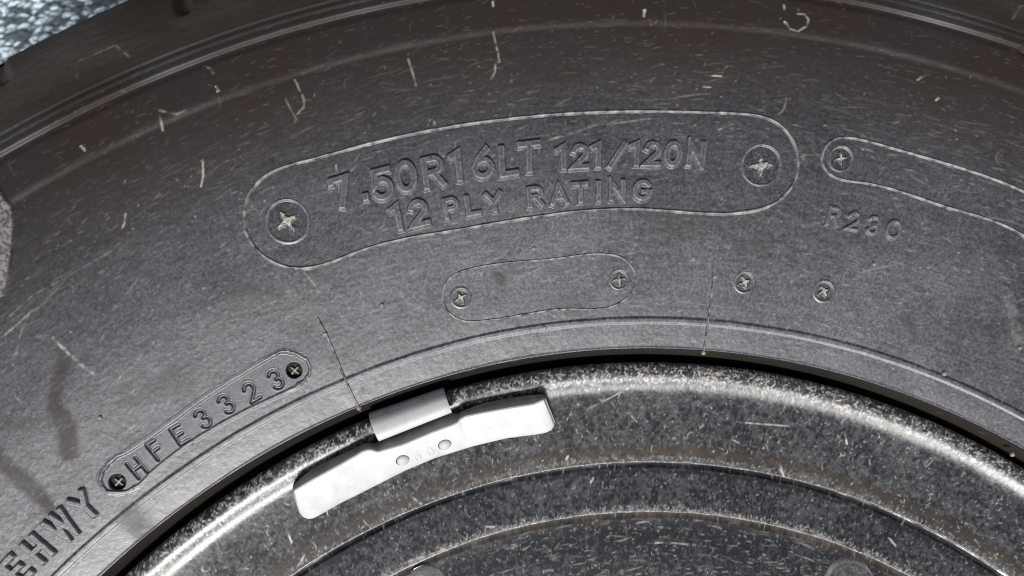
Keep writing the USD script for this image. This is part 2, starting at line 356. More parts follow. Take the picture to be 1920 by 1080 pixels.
n8 = ns(U, V, .025, seed=11, octv=3); n2 = ns(U, V, .0035, .0018, seed=12, octv=3); nst = ns(U, V, .006, .0007, seed=13, octv=2); n05 = ns(U, V, .0006, seed=14, octv=1)
outer = .30 * smoothstep(.252, .30, RR) + .70 * smoothstep(.295, .342, RR)  # rises with radius; the tone turns darker outwards
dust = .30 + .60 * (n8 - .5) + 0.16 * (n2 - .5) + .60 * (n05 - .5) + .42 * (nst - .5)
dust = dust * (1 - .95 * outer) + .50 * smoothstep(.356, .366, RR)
dust -= .22 * (smoothstep(.3437, .345, r_) - smoothstep(.346, .3475, r_))
dust += .55 * np.exp(-((r_ - .3334) / .0009) ** 2) * (.1 + 1.1 * n2)  # light on the face of the step put into the tone
for c in (.3478, .3507, .3536):
    dust += .34 * np.exp(-((r_ - c + .0002) / .00042) ** 2) * (.5 + n05)  # light on the inward ridge faces put into the tone
dust += .45 * np.exp(-((r_ - .2422) / .0003) ** 2) * n2 * 2 - .25 * np.exp(-((r_ - .2441) / .0003) ** 2)  # painted relief: lit inner side of the rib paler, shaded outer side darker
dust += .6 * np.exp(-((r_ - .2350) / .00025) ** 2)  # light along the edge above the bead painted pale
dust += worms * .8 + in_emb * .75
brown = np.zeros_like(RR)
for px, rad, a in [([(122,668),(108,720),(100,765)], 15, .7), ([(100,745),(125,800),(130,850)], 17, .7), ([(118,675),(133,695)], 8, .5), ([(-10,855),(60,915),(95,955)], 16, .65), ([(245,965),(270,1000)], 26, .4), ([(20,800),(90,790)], 14, .35),
                   ([(970,130),(1100,115)], 45, .75), ([(1150,95),(1260,90)], 32, .6), ([(1300,125),(1370,110)], 24, .75), ([(1050,25),(1330,40)], 20, .6), ([(1560,150),(1680,170)], 45, .55), ([(1690,230),(1745,255)], 24, .55), ([(1340,40),(1480,55)], 14, .6), ([(700,80),(770,78)], 16, .6),
                   ([(620,672),(622,676)], 5, .4), ([(679,729),(680,732)], 5, .4), ([(935,518),(940,522)], 12, .6), ([(1440,460),(1390,458)], 14, .35), ([(1700,600),(1715,610)], 12, .5), ([(1805,478),(1806,482)], 18, .3), ([(430,540),(520,548)], 14, .4), ([(250,740),(330,720)], 30, .3),
                   ([(690,270),(740,240)], 22, .3), ([(1250,400),(1290,420)], 28, .25), ([(60,60),(260,-5)], 30, .35), ([(1660,40),(1900,70)], 40, .2), ([(480,45),(700,0)], 20, .2), ([(1040,565),(1080,575)], 16, .25)]:
    d = near(px, rad)
    brown = np.maximum(brown, a * (1 - smoothstep(-rad * PX * .55, rad * PX * .45, d + (n8 - .5) * rad * PX * 1.6 + (n2 - .5) * rad * PX * 1.2)) * (.55 + .9 * np.clip(n2, 0, 1) * .8))
brown = np.maximum(brown, .50 * smoothstep(.3555, .362, RR) * np.clip(.2 + 1.6 * (n8 - .25), 0, 1))
dust += smoothstep(.3555, .36, RR) * (.9 * (n2 - .5) + .7 * (n05 - .5) + .05)
h += smoothstep(.3555, .36, RR) * ((n2 - .5) * .0005 + (n05 - .5) * .00015 + (n8 - .5) * .0016)
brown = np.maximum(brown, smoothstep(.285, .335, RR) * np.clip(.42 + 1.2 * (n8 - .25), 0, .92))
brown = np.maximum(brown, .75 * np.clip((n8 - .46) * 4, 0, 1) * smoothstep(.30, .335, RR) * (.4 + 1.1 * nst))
scr = scr * np.where(scr < .5, .35 + 1.3 * np.clip(n8, 0, 1), 1.0)
scr = np.clip(scr + in_emb * .25 * np.clip((n05 - .4) * 4, 0, 1), 0, 1)
wear_tone = np.stack([np.clip(dust, 0, 1), np.clip(brown, 0, 1), scr], -1).reshape(-1, 3)

Z = SIDE(RR)
slope = SIDE.derivative()(RR); nn = 1 / np.sqrt(1 + slope ** 2)
P = xyz(TH, RR - h * slope * nn, 0); P[..., 2] = Z + h * nn
ks = int(np.searchsorted(rows, .3552)); wear_tone = wear_tone.reshape(*RR.shape, 3)
define(W, 'tyre', (P[:ks + 1].reshape(-1, 3), grid_faces(ks + 1, NC, flip=True)), 'rubber', smooth=True, attrs={'wear_tone': wear_tone[:ks + 1].reshape(-1, 3)})
TY = W + '/tyre'
define(TY, 'shoulder', (P[ks:].reshape(-1, 3), grid_faces(len(rows) - ks, NC, flip=True)), 'worn_rubber', smooth=True, label='brownish weathered shoulder with tread notches', attrs={'wear_tone': wear_tone[ks:].reshape(-1, 3)})
# the rest of the tyre: same profile round the far side, the bead roll, tread and underside
def lathe(profile, t0, t1, n):
    pr = np.array(profile); th, k = np.meshgrid(np.linspace(t1, t0, n), np.arange(len(pr)))
    v = xyz(th, pr[k, 0], 0); v[..., 2] = pr[k, 1]
    return v.reshape(-1, 3), grid_faces(len(pr), n, flip=True)
def surface_z(th, r):
    """height of the moulded face, for seating the lettering"""
    return SIDE(r)
far = np.r_[np.linspace(.2346, .3926, 90)]
v, f = lathe(np.c_[far, SIDE(far)], T1 - 2 * math.pi, T0, 300)
define(TY, 'sidewall', (v, f), 'rubber', smooth=True, attrs={'wear_tone': np.tile([[.3, .1, .05]], (len(v), 1))})
bead = [(.2298, .1500), (.2308, .1510), (.2320, .1532), (.2330, .1562), (.2338, .1594), (.2343, .1616), (.23455, .1629), (.2346, .1632 + .00025)]
v, f = lathe(PchipInterpolator(np.arange(len(bead)), np.array(bead))(np.linspace(0, len(bead) - 1, 40)), -math.pi, math.pi, 900)
rb = np.hypot(v[:, 0], v[:, 1]); thb = np.arctan2(v[:, 1], v[:, 0])
wb = np.stack([np.clip(.05 + .5 * (ns(thb * .23, v[:, 2], .004, seed=20, octv=3) - .5), 0, 1), .25 * ns(thb * .23, v[:, 2], .02, seed=21), .5 * np.clip(ns(thb * .23, v[:, 2], .0012, seed=22) - .86, 0, 1) * 6], -1)
define(TY, 'bead_roll', (v, f), 'gap_shade_rubber', smooth=True, attrs={'wear_tone': wb})  # coloured near black for the shade it lies in
tread = [(.3926, .1545), (.3950, .1490), (.3965, .1430), (.3972, .1360), (.3980, .0925), (.3972, .0490), (.3930, .030), (.378, .016), (.354, .004), (.3334, 0.0), (.30, .003), (.262, .013), (.235, .024)]
v, f = lathe(PchipInterpolator(np.arange(len(tread)), np.array(tread))(np.linspace(0, len(tread) - 1, 70)), -math.pi, math.pi, 500)
define(TY, 'tread', (v, f), 'worn_rubber', smooth=True, attrs={'wear_tone': np.tile([[.35, .25, 0]], (len(v), 1))})

# ---- raised and engraved pieces
def glyph_mesh(ch, px, H, half, rise, wide=1.0, lean=0.0, rot=0.0, step=.00016, soft=.00042, worn=.0):
    """one raised letter with sloping sides, seated on the face at a pixel of the photograph"""
    th0, r0 = at([px])[0]
    st = strokes_of(ch, H, wide, lean, rot)
    a = np.vstack(st); lo, hi = a.min(0) - half * 1.6 - soft * 1.5, a.max(0) + half * 1.6 + soft * 1.5
    x, y = np.meshgrid(np.arange(lo[0], hi[0], step), np.arange(lo[1], hi[1], step))
    block = shapely.union_all([shapely.LineString(q).buffer(half, cap_style='square', join_style='mitre', mitre_limit=2.5) for q in st])
    edges = [np.array(q.coords) for g in getattr(block, 'geoms', [block]) for q in (g.exterior, *g.interiors)]
    d = seg_dist(x, y, edges); d = np.where(shapely.contains_xy(block, x, y), -d, d)
    th, r = local_to_polar(th0, r0, x, y)
    u = -th * .29
    d = d + (ns(u, r, .0016, seed=31) - .5) * .00022
    g = 1 - smoothstep(-soft * .3, soft, d)
    hh = g * rise * (1 - worn * ns(u, r, .003, seed=32)) + .00004 + (ns(u, r, .0006, seed=33) - .5) * .00004 * g
    v = xyz(th, r, 0); v[..., 2] = surface_z(th, r) + hh + .00003
    keep = (d < soft * 1.3)
    keep = (keep[:-1, :-1] | keep[1:, 1:] | keep[1:, :-1] | keep[:-1, 1:]).ravel()
    edge = np.exp(-((d - .05 * soft) / (.6 * soft)) ** 2)
    n = ns(u, r, .0008, seed=34)
    low = smoothstep(.2, -1, 0 * d) if False else 1.0
    w = np.stack([np.clip(.34 + .4 * (n - .5) + .16 * edge, 0, 1), 0 * d + .02, np.clip(.30 * edge * (n + .1), 0, 1)], -1)
    return compact(v.reshape(-1, 3), grid_faces(*x.shape, keep=keep, flip=False), w.reshape(-1, 3))

def marking(name, items, label, half, rise, mat='rubber', **kw):
    vs, fs, ws, n = [], [], [], 0
    for it in items:
        ch, px, H = it[:3]; k = dict(kw, **(it[3] if len(it) > 3 else {}))
        v, f, w = glyph_mesh(ch, px, H * PX, half, rise, **k)
        vs.append(v); fs.append(f + n); ws.append(w); n += len(v)
    return define(TY, name, (np.vstack(vs), np.vstack(fs)), mat, smooth=True, label=label, attrs={'wear_tone': np.vstack(ws)})

def letters(text, centres, H, label, half, rise, **kw):
    marking('lettering', [(c, p, H) for c, p in zip(text, centres)], label, half, rise, **kw)

letters('7.50R16LT', [(640,362),(682,350),(717,347),(761,332),(812,324),(860,312),(905,307),(953,303),(992,296)], 48, 'raised size marking 7.50R16LT', .00088, .00125, lean=.10, wide=1.08)
letters('121/120N', [(1056,296),(1087,295),(1121,292),(1157,292),(1193,290),(1223,290),(1261,290),(1304,290)], 38, 'raised load marking 121/120N', .00078, .00110, lean=.05, wide=1.10)
letters('12', [(747,408),(785,401)], 41, 'raised number 12 before PLY RATING', .00084, .00110, lean=.08, wide=1.15)
letters('PLY', [(845,391),(886,386),(926,380)], 31, 'raised word PLY', .00068, .00105, lean=.03, wide=1.22)
letters('RATING', [(1003,370),(1048,366),(1088,362),(1122,360),(1157,358),(1204,358)], 31, 'raised word RATING', .00068, .00105, lean=.03, wide=1.22)
letters('R23O', [(1562,406),(1600,415),(1637,423),(1675,431)], 31, 'thin outlined marking R230', .00042, .00070, lean=.0, soft=.00025)
letters('EHWY', [(32,1067),(72,1029),(117,985),(160,948)], 43, 'raised letters EHWY at the lower left', .00070, .00110, wide=.92, lean=.0)

def rib(px, name, label, w=.00045, rise=.00042, closed=True, n=420, smooth=2.0, prof=SIDE, raw=False):
    q = np.array(px, float) if raw else dense(px, closed, n, smooth)
    p = at(q, prof); c = xyz(p[:, 0], p[:, 1], 0)[:, :2]
    t = (np.roll(c, -1, 0) - np.roll(c, 1, 0)) if closed else np.gradient(c, axis=0)
    t /= np.linalg.norm(t, axis=1, keepdims=True); nrm = np.c_[-t[:, 1], t[:, 0]]
    sec = [(-1, -.15), (-.62, .45), (-.28, .9), (0, 1), (.28, .9), (.62, .45), (1, -.15)]
    s = np.arange(len(c)) * .0005
    wob = .75 + .5 * ns(s, 0 * s, .0022, seed=len(name) + len(q)); 
    v = []
    for a, b in sec:
        xy = c + nrm * (a * w * wob)[:, None]
        r = np.hypot(xy[:, 0], xy[:, 1])
        v.append(np.c_[xy, prof(np.clip(r, prof.x[0], prof.x[-1])) + b * rise * wob])
    v = np.stack(v)
    if closed:
        v = np.concatenate([v, v[:, :1]], 1)
    k = v.shape
    nz = ns(v[..., 0], v[..., 1], .0012, seed=41)
    wr = np.stack([np.clip(.50 + 1.0 * (nz - .5), 0, 1), 0 * nz + .08, np.clip((nz - .30) * .75, 0, 1)], -1)
    return define(TY, name, (v.reshape(-1, 3), grid_faces(k[0], k[1], flip=True)), 'rubber', smooth=True, label=label, attrs={'wear_tone': wr.reshape(-1, 3)})

rib(PLATE_BIG, 'panel_border', 'raised border round the size marking', .00062, .00064)
rib(PLATE_SMALL, 'panel_border', 'thin border of the small empty panel', .00040, .00042)
rib(PLATE_RIGHT, 'panel_border', 'border of the long panel running off to the right', .00054, .00054, n=500)
rib([(595,596),(612,626),(640,695),(664,745),(677,772)], 'mould_seam', 'radial seam above the clip of the balance weight', .00045, .00050, closed=False, n=120, smooth=.3)
rib([(1341,488),(1338,520),(1331,575),(1325,622),(1319,662)], 'mould_seam', 'radial seam right of the small panel', .00042, .00045, closed=False, n=120, smooth=.3)
rib([(1925,808),(1912,832),(1902,852)], 'mould_seam', 'radial seam at the right edge', .00045, .00045, closed=False, n=60, smooth=.3, raw=False) if False else None

def disc_mark(px, R, cross, depth, label, seed, offset=0.0, turn=0.0):
    th0, r0 = at([px])[0]; R = R * PX; g = np.arange(-R - .0011, R + .0011, .00016)
    x, y = np.meshgrid(g, g); d = np.hypot(x, y) - R
    th, r = local_to_polar(th0, r0, x, y); u = -th * .29
    d = d + (ns(u, r, .0012, seed=seed) - .5) * .00012
    hh = -depth * (1 - smoothstep(-.00028, .00002, d)) + .00012 * np.exp(-((d - .0002) / .00022) ** 2) + .00002 - .00012 * smoothstep(.0006, .001, d)
    c, s = math.cos(turn), math.sin(turn); L = cross
    arms = [[(-L * c, -L * s), (L * c, L * s)], [(L * s, -L * c), (-L * s, L * c)]]
    dc = seg_dist(x, y, arms) - L * (.42 - .30 * np.clip(np.hypot(x, y) / L, 0, 1)) + (ns(u, r, .0006, seed=seed + 1) - .5) * L * .42
    star = 1 - smoothstep(-L * .2, L * .12, dc)
    hh = hh + star * (depth * 1.5 + .00012) * (.65 + .6 * ns(u, r, .0005, seed=seed + 2))
    v = xyz(th, r, 0); v[..., 2] = surface_z(th, r) + hh
    keep = d < .0010; keep = (keep[:-1, :-1] & keep[1:, 1:]).ravel()
    n = ns(u, r, .0007, seed=seed + 3, octv=2); ed = np.exp(-((d + .0001) / .0002) ** 2)
    inn = 1 - smoothstep(-.0006, -.0001, d)
    w = np.stack([np.clip(.30 + .8 * (n - .5) - .16 * inn + .35 * ed, 0, 1), .35 * star + .05, np.clip(star * (.24 + 1.3 * (n - .35)) + .35 * ed * n, 0, 1)], -1)
    v, f, w = compact(v.reshape(-1, 3), grid_faces(*x.shape, keep=keep), w.reshape(-1, 3))
    return v, f, w

for i, (px, R, lab) in enumerate(SCREWS):
    v, f, w = disc_mark(px, R, (.0030 if R > 30 else .0017), .00042, lab, 50 + 5 * i, turn=(.25, .15, .35, .3, .1, .5, .7)[i])
    define(TY, 'screw_mark', (v, f), 'rubber', smooth=True, label=lab, attrs={'wear_tone': w})

# date-code plate: sunk, with a ragged edge of flash and the code pressed into it
th0, r0 = at([(385,800)])[0]
g = np.array([local for local in ring])
bth = np.arctan2(ring[:, 1], ring[:, 0]); brr = np.hypot(ring[:, 0], ring[:, 1])
cx, cy = brr * np.sin(th0 - bth), brr * np.cos(th0 - bth) - r0
x, y = np.meshgrid(np.arange(cx.min() - .0018, cx.max() + .0018, .00016), np.arange(cy.min() - .0018, cy.max() + .0018, .00016))
th, r = local_to_polar(th0, r0, x, y); u = -th * .29
pl = Polygon(np.c_[cx, cy])
bd = np.vstack([np.linspace(a, b, 6) for a, b in zip(np.c_[cx, cy][:-1], np.c_[cx, cy][1:])])
d, _ = cKDTree(bd).query(np.c_[x.ravel(), y.ravel()]); d = d.reshape(x.shape)
d = np.where(shapely.contains_xy(pl, x, y), -d, d)
ends = smoothstep(.66, .86, np.abs(2 * (x - cx.min()) / (cx.max() - cx.min()) - 1))
d = d + (ns(u, r, .0024, seed=71, octv=3) - .5) * (.00025 + .0017 * ends)
hh = -.00030 * (1 - smoothstep(-.0004, .0001, d)) + (.00002 + .00026 * ends) * np.exp(-((d - .00035) / .0003) ** 2) + .00004 - .0002 * smoothstep(.0012, .0017, d)
groove = np.zeros_like(x)
for ch, px, rot in zip('HFE3323', [(256,877),(291,844),(335,815),(380,784),(424,757),(470,735),(517,711)], (.0, .0, -.05, .08, .1, .05, .05)):
    t_, r_c = at([px])[0]; ox, oy = r_c * math.sin(th0 - t_), r_c * math.cos(th0 - t_) - r0
    tilt = -(th0 - t_)
    st = strokes_of(ch, 33 * PX, 1.0, .0, tilt + rot)
    mm = (np.abs(x - ox) < .006) & (np.abs(y - oy) < .006)
    dg = np.full(x.shape, 1.0); dg[mm] = seg_dist(x[mm] - ox, y[mm] - oy, st)
    groove = np.maximum(groove, 1 - smoothstep(.00016, .00060, dg)); hh += .00003 * np.exp(-((dg - .00085) / .00025) ** 2)
hh -= .00045 * groove
hole = np.zeros_like(x); star = np.zeros_like(x)
for i, (px, R) in enumerate(CODE_SCREWS):
    t_, r_c = at([px])[0]; ox, oy = r_c * math.sin(th0 - t_), r_c * math.cos(th0 - t_) - r0
    dh = np.hypot(x - ox, y - oy); R = R * PX
    hole = np.maximum(hole, 1 - smoothstep(R - .00025, R, dh))
    L = R * .5
    dc = seg_dist(x - ox, y - oy, [[(-L, -L * .3), (L, L * .3)], [(L * .3, -L), (-L * .3, L)]]) - L * .28
    star = np.maximum(star, 1 - smoothstep(-.0001, .00012, dc))
hh = hh - .0016 * hole + .0007 * star
v = xyz(th, r, 0); v[..., 2] = surface_z(th, r) + hh
n = ns(u, r, .0009, seed=75, octv=2); ed = np.exp(-((d - .0003) / .0003) ** 2)
w = np.stack([np.clip((.36 + .5 * (n - .5) + .2 * ed) * (1 - .95 * hole * (1 - star)) * (1 - .5 * groove), 0, 1), np.clip(.04 + 1.0 * hole * (1 - star), 0, 1), np.clip(.45 * ed * (n - .35) * 2 * (.25 + .75 * ends) + .22 * star, 0, 1)], -1)  # shade inside the holes and pressed strokes put into the tone
keep = (d < .0016); keep = (keep[:-1, :-1] & keep[1:, 1:]).ravel()
define(TY, 'code_plate', compact(v.reshape(-1, 3), grid_faces(*x.shape, keep=keep))[:2], 'rubber', smooth=True, label='sunken plate with the code HFE3323 pressed into it and a ragged rubber edge',
       attrs={'wear_tone': compact(v.reshape(-1, 3), grid_faces(*x.shape, keep=keep), w.reshape(-1, 3))[2]})

# little vent nubs
for px, R in [((1001,466),5), ((716,572),5), ((188,783),5), ((1020,615),6), ((1770,700),6.5), ((1638,495),5), ((610,626),6), ((1340,519),5), ((1319,661),6), ((1911,652),5), ((673,765),6), ((1901,852),6), ((408,172),4), ((160,283),4)]:
    t_, r_c = at([px])[0]
    s = trimesh.creation.icosphere(3, R * PX * .8); s.vertices += (rng.random(s.vertices.shape) - .5) * .00018
    s.vertices[:, 2] *= .9; s.apply_translation(xyz(np.array(t_), np.array(r_c), float(SIDE(r_c)) + .0001))
    w = np.tile([[.3, .1, .15]], (len(s.vertices), 1)); w[:, 2] += rng.random(len(w)) ** 3 * .7
    define(TY, 'vent_nub', s, 'rubber', smooth=True, attrs={'wear_tone': w})

# ------------------------------------------------------------------ rim
rrows = np.r_[np.arange(.1505, .2304, .0003), [.2304]]
TH, RR = np.meshgrid(np.linspace(T1, T0, NC), rrows); U, V = -TH * .21, RR
def rim_fields(TH, RR, U, V, detail=True):
    n8 = ns(U, V, .02, seed=101, octv=3); n2 = ns(U, V, .0022, .0016, seed=102, octv=3); n05 = ns(U, V, .0008, seed=103, octv=2); nb = ns(U, V, .006, .0025, seed=104, octv=3)
    r_ = RR + (ns(U, V, .03, seed=105) - .5) * .0006 + (ns(U, V, .004, seed=106) - .5) * .0004
    h = (n2 - .5) * .000025 + (n05 - .5) * .000025
    h -= .0024 * np.exp(-((r_ - .1980) / .00042) ** 2)                # open joint between rim flange and ring
    h -= .0020 * np.exp(-((r_ - .1823) / .00050) ** 2)                # weld groove against the disc
    h += .00012 * np.exp(-((r_ - .1992) / .0006) ** 2)
    rid = 1 - np.abs(2 * ns(U + .0004 * n2, V + .0004 * nb, .0011, .0014, seed=107) - 1) * 2.2
    dust = .08 + .65 * (n8 - .5) + .7 * (n2 - .5) + .7 * (n05 - .5) + .22 * np.clip(rid, -.6, 1)
    dust -= .30 * np.exp(-((r_ - .2030) / .0016) ** 2) + .25 * np.exp(-((r_ - .1962) / .0010) ** 2)
    dust += .35 * np.exp(-((r_ - .1996) / .0009) ** 2) + .5 * np.exp(-((r_ - .1837) / .0007) ** 2) * (n2 * 1.6)
    dust -= .8 * np.exp(-((r_ - .1980) / .0005) ** 2)
    dust -= .14 * smoothstep(.1815, .1805, r_)
    dust += .25 * smoothstep(.2195, .2215, r_) * (nb - .3) - .04 * smoothstep(.2265, .228, r_)
    brown = .30 * np.exp(-((r_ - .2025) / .0022) ** 2) * (.3 + n8) + .7 * np.exp(-((r_ - .1826) / .0006) ** 2) * n2 * 1.3 + .3 * np.clip((nb - .55) * 4, 0, 1) * smoothstep(.1985, .20, r_) * smoothstep(.212, .205, r_)
    brown += .45 * np.exp(-((r_ - .1815) / .0008) ** 2) * nb
    return h, dust, brown, n05, n2, nb
h, dust, brown, n05, n2, nb = rim_fields(TH, RR, U, V)
tg, rg = TH[0], rrows
scr = np.zeros_like(RR)
scratches(scr, 7000, tg, rg, .151, .2225, .0003, .0014, 1.3, .45, wobble=2.6, spread=1.2, power=2.6)
scratches(scr, 420, tg, rg, .1985, .226, .0004, .0028, 1.7, .8, wobble=1.6, spread=.6, power=2.2)
scratches(scr, 1400, tg, rg, .1505, .1815, .0008, .006, .05, .42, wobble=.4, spread=.12)
scratches(scr, 1400, tg, rg, .1830, .1850, .0003, .0013, 1.4, .6, wobble=1.5, spread=.7, power=1.2)
scratches(scr, 900, tg, rg, .1984, .2005, .0003, .0013, 1.3, .55, wobble=1.5, spread=.8, power=1.4)
scratches(scr, 3600, tg, rg, .2235, .2300, .0004, .0022, .3, .9, wobble=2.2, spread=.9, power=1.6)
for px, v, w in [([(1177,773),(1195,792)], .8, 1.4), ([(1387,792),(1480,799)], .8, 1.2), ([(1100,768),(1140,748),(1190,722)], .6, 1.6), ([(1584,815),(1588,832)], 1.3, 2.2), ([(1462,870),(1468,890),(1474,900)], 1.2, 3.5),
                 ([(1213,1019),(1250,1017),(1325,1024)], .9, 1.8), ([(1064,856),(1062,862)], 1.2, 4.0), ([(540,1000),(547,1018)], 1.3, 3.0), ([(560,1060),(572,1040)], 1.0, 3.0), ([(1113,896),(1108,905)], 1.2, 3.0), ([(1828,1012),(1838,1025)], 1.1, 2.5), ([(1666,1008),(1680,1024)], .9, 1.8), ([(1626,1000),(1628,1022)], .9, 1.8), ([(1542,880),(1540,862)], .9, 2), ([(640,985),(650,990)], 1.0, 3.0), ([(770,930),(790,945)], .9, 3.0), ([(760,1055),(800,1042),(835,1030)], .7, 4.0), ([(910,988),(940,988)], .9, 3.0)]:
    trace(scr, px, v, w, tg, rg, prof=RIMZ)
wear_tone = np.stack([np.clip(dust, 0, 1), np.clip(brown, 0, 1), np.clip(scr, 0, 1)], -1)
slope = RIMZ.derivative()(RR); nn = 1 / np.sqrt(1 + slope ** 2)
P = xyz(TH, RR - h * slope * nn, 0); P[..., 2] = RIMZ(RR) + h * nn

RM = W + '/rim'
UsdGeom.Xform.Define(stage, RM); tag(stage.GetPrimAtPath(RM), label='black painted steel rim with rain-spotted dust')
def band(name, lo, hi, label):
    k = np.nonzero((rrows >= lo - 1e-9) & (rrows <= hi + 1e-9))[0]
    if name != 'rim_flange':
        k = np.r_[k, k[-1] + 1]
    p = P[k]
    define(RM, name, (p.reshape(-1, 3), grid_faces(len(k), NC, flip=True)), 'black_paint', smooth=True, label=label, attrs={'wear_tone': wear_tone[k].reshape(-1, 3)})
band('rim_flange', .19805, .2305, 'rolled flange with the bright highlight along its crest')
band('rim_ring', .1824, .19805, 'speckled ring between the two dark grooves')
band('wheel_disc', .1500, .1824, 'dark scratched disc at the bottom edge')
prof = np.r_[np.linspace(.1505, .2304, 70)]
v, f = lathe(np.c_[prof, RIMZ(prof)], T1 - 2 * math.pi, T0, 300)
define(RM, 'rim_flange', (v, f), 'black_paint', smooth=True, attrs={'wear_tone': np.tile([[.36, .1, .1]], (len(v), 1))})
v, f = lathe([(.2304, float(_z[-1])), (.2307, .1545), (.2303, .1500), (.2285, .1470), (.225, .146)][::-1], -math.pi, math.pi, 700)
v = v[:]; define(RM, 'flange_lip', (v, f[:, ::-1]), 'black_paint', smooth=True, attrs={'wear_tone': np.tile([[.05, .1, 0]], (len(v), 1))})
v, f = lathe([(.060, .120), (.10, .128), (.135, .137), (.1505, RIMZ(.1505))], -math.pi, math.pi, 300)
define(RM, 'disc_centre', (v, f), 'black_paint', smooth=True, attrs={'wear_tone': np.tile([[.3, .1, .1]], (len(v), 1))})
v, f = lathe([(.235, .024), (.20, .03), (.06, .118), (.060, .120)][::-1], -math.pi, math.pi, 200)
define(RM, 'rim_barrel', (v, f), 'black_paint', smooth=True, attrs={'wear_tone': np.tile([[.3, .1, .1]], (len(v), 1))})
# pressed bosses of the disc that just enter at the bottom edge
for px, R, lab in [((1592,1098), 44, 'pale-edged boss of the disc, bottom right'), ((800,1100), 34, 'pale-edged boss of the disc, bottom left')]:
    t_, r_c = at([px], RIMZ)[0]; R = R * .000185
    g = np.arange(-R - .0008, R + .0008, .0003); x, y = np.meshgrid(g, g); d = np.hypot(x, y) - R
    th, r = local_to_polar(t_, r_c, x, y); u = -th * .21
    d += (ns(u, r, .003, seed=120) - .5) * .0006
    v = xyz(th, r, 0); v[..., 2] = RIMZ(r) + .0009 * (1 - smoothstep(-.0006, .0004, d)) - .0002 * smoothstep(.0002, .0008, d) + .00012
    n = ns(u, r, .0009, seed=121, octv=2); e = np.exp(-((d + .0001) / .00035) ** 2)
    w = np.stack([np.clip(.42 + 1.2 * (n - .5), 0, 1), 0 * n + .1, np.clip(.9 * e * (n + .15), 0, 1)], -1)
    keep = d < .0007; keep = (keep[:-1, :-1] & keep[1:, 1:]).ravel()
    v, f, w = compact(v.reshape(-1, 3), grid_faces(*x.shape, keep=keep), w.reshape(-1, 3))
    define(RM, 'disc_boss', (v, f), 'black_paint', smooth=True, label=lab, attrs={'wear_tone': w})

# ------------------------------------------------------------------ balance weight clipped to the flange
bw = UsdGeom.Xform.Define(stage, '/World/balance_weight')
tag(bw.GetPrim(), label='curved white balance weight with a folded clip on the rim edge', category='wheel weight')
ZB, ZF, ZT = .1592, .1662, .1612              # heights of the inner edge, the front edge and the back edge
bot = [(547,926),(551,944),(561,964),(568,971),(576,974),(585,973),(594,969),(638,944),(698,914),(757,884),(816,859),(887,837),(950,822),(1009,814.5),(1026,811),(1035,806),(1040,799),(1042,792)]
frt = [(547.5,922),(590,897),(640,870),(679,847),(688,844),(696,843.5),(708,847.5),(755,834),(812,810),(850,796.5),(858,792),(863,786),(872,781),(905,774),(955,765),(1000,758),(1024,748)]
bck = [(547,911),(585,878),(640,851),(684,831),(692,829.5),(700,832),(712,827),(755,809),(800,790),(846,774),(858,776),(866,771),(878,766),(905,756),(945,748),(985,741.5),(1018,739),(1024,743)]
CH = np.array([.956, -.295])
def along(a, z, t):
    """points of an edge of the weight, spaced along the weight's own length"""
    a = np.array(a, float); k = a @ CH; o = np.argsort(k)
    tt_ = k[o][0] + (k[o][-1] - k[o][0]) * t
    q = at(np.c_[np.interp(tt_, k[o], a[o, 0]), np.interp(tt_, k[o], a[o, 1])], z=z)
    return xyz(q[:, 0], q[:, 1], 0)[:, :2]
s = np.linspace(0, 1, 300); s = .35 * s + .65 * (.5 - .5 * np.cos(np.pi * s))
Bx, Fx, Kx = along(bot, ZB, s), along(frt, ZF, s), along(bck, ZT, s)
endw = np.minimum(s, 1 - s)
pin = smoothstep(0, .012, endw)                                   # ends are rounded over
sec = []
def lerp(a, b, t): return a + (b - a) * t
zb = lerp(.1580, ZB, pin); zf = lerp(.1645, ZF, pin); zk = lerp(.1605, ZT, pin)
floor_z = .1530
def P3(xy, z): return np.c_[xy, np.broadcast_to(z, len(xy))]
up_ = (Fx - Bx) / np.linalg.norm(Fx - Bx, axis=1, keepdims=True); bk_ = (Kx - Fx) / np.linalg.norm(Kx - Fx, axis=1, keepdims=True)
sec.append(P3(Bx + .0006 * up_, floor_z)); sec.append(P3(Bx, zb - .0012)); sec.append(P3(Bx + .0002 * up_, zb - .0003))
for k in np.r_[np.linspace(.08, .92, 9), .97]:
    sec.append(P3(Bx + (Fx - Bx) * k, lerp(zb, zf, k) + .0005 * math.sin(math.pi * k)))
sec.append(P3(Fx + .0002 * bk_, zf - .0003)); sec.append(P3(lerp(Fx, Kx, .6), lerp(zf, zk, .6))); sec.append(P3(Kx - .0003 * bk_, zk)); sec.append(P3(Kx, zk - .0006)); sec.append(P3(Kx - .0004 * bk_, floor_z))
v = np.stack(sec)
nsx, ntx = v.shape[:2]
vv = v.reshape(-1, 3); idx = np.arange(nsx * ntx).reshape(nsx, ntx); fs = []
for i in range(nsx):
    j = (i + 1) % nsx
    a, b, c, d = idx[i, :-1], idx[i, 1:], idx[j, 1:], idx[j, :-1]
    fs += [np.c_[a, b, c], np.c_[a, c, d]]
for e, rev in ((0, False), (ntx - 1, True)):
    cidx = len(vv); vv = np.vstack([vv, v[:, e].mean(0)])
    for i in range(nsx):
        t3 = (idx[i, e], idx[(i + 1) % nsx, e], cidx)
        fs.append(np.array([t3 if not rev else t3[::-1]]))
body = trimesh.Trimesh(vv, np.vstack(fs), process=False)
body.fix_normals()
if body.volume < 0: body.invert()
mb = manifold3d.Manifold(manifold3d.Mesh(np.asarray(body.vertices, np.float32), np.asarray(body.faces, np.uint32)))
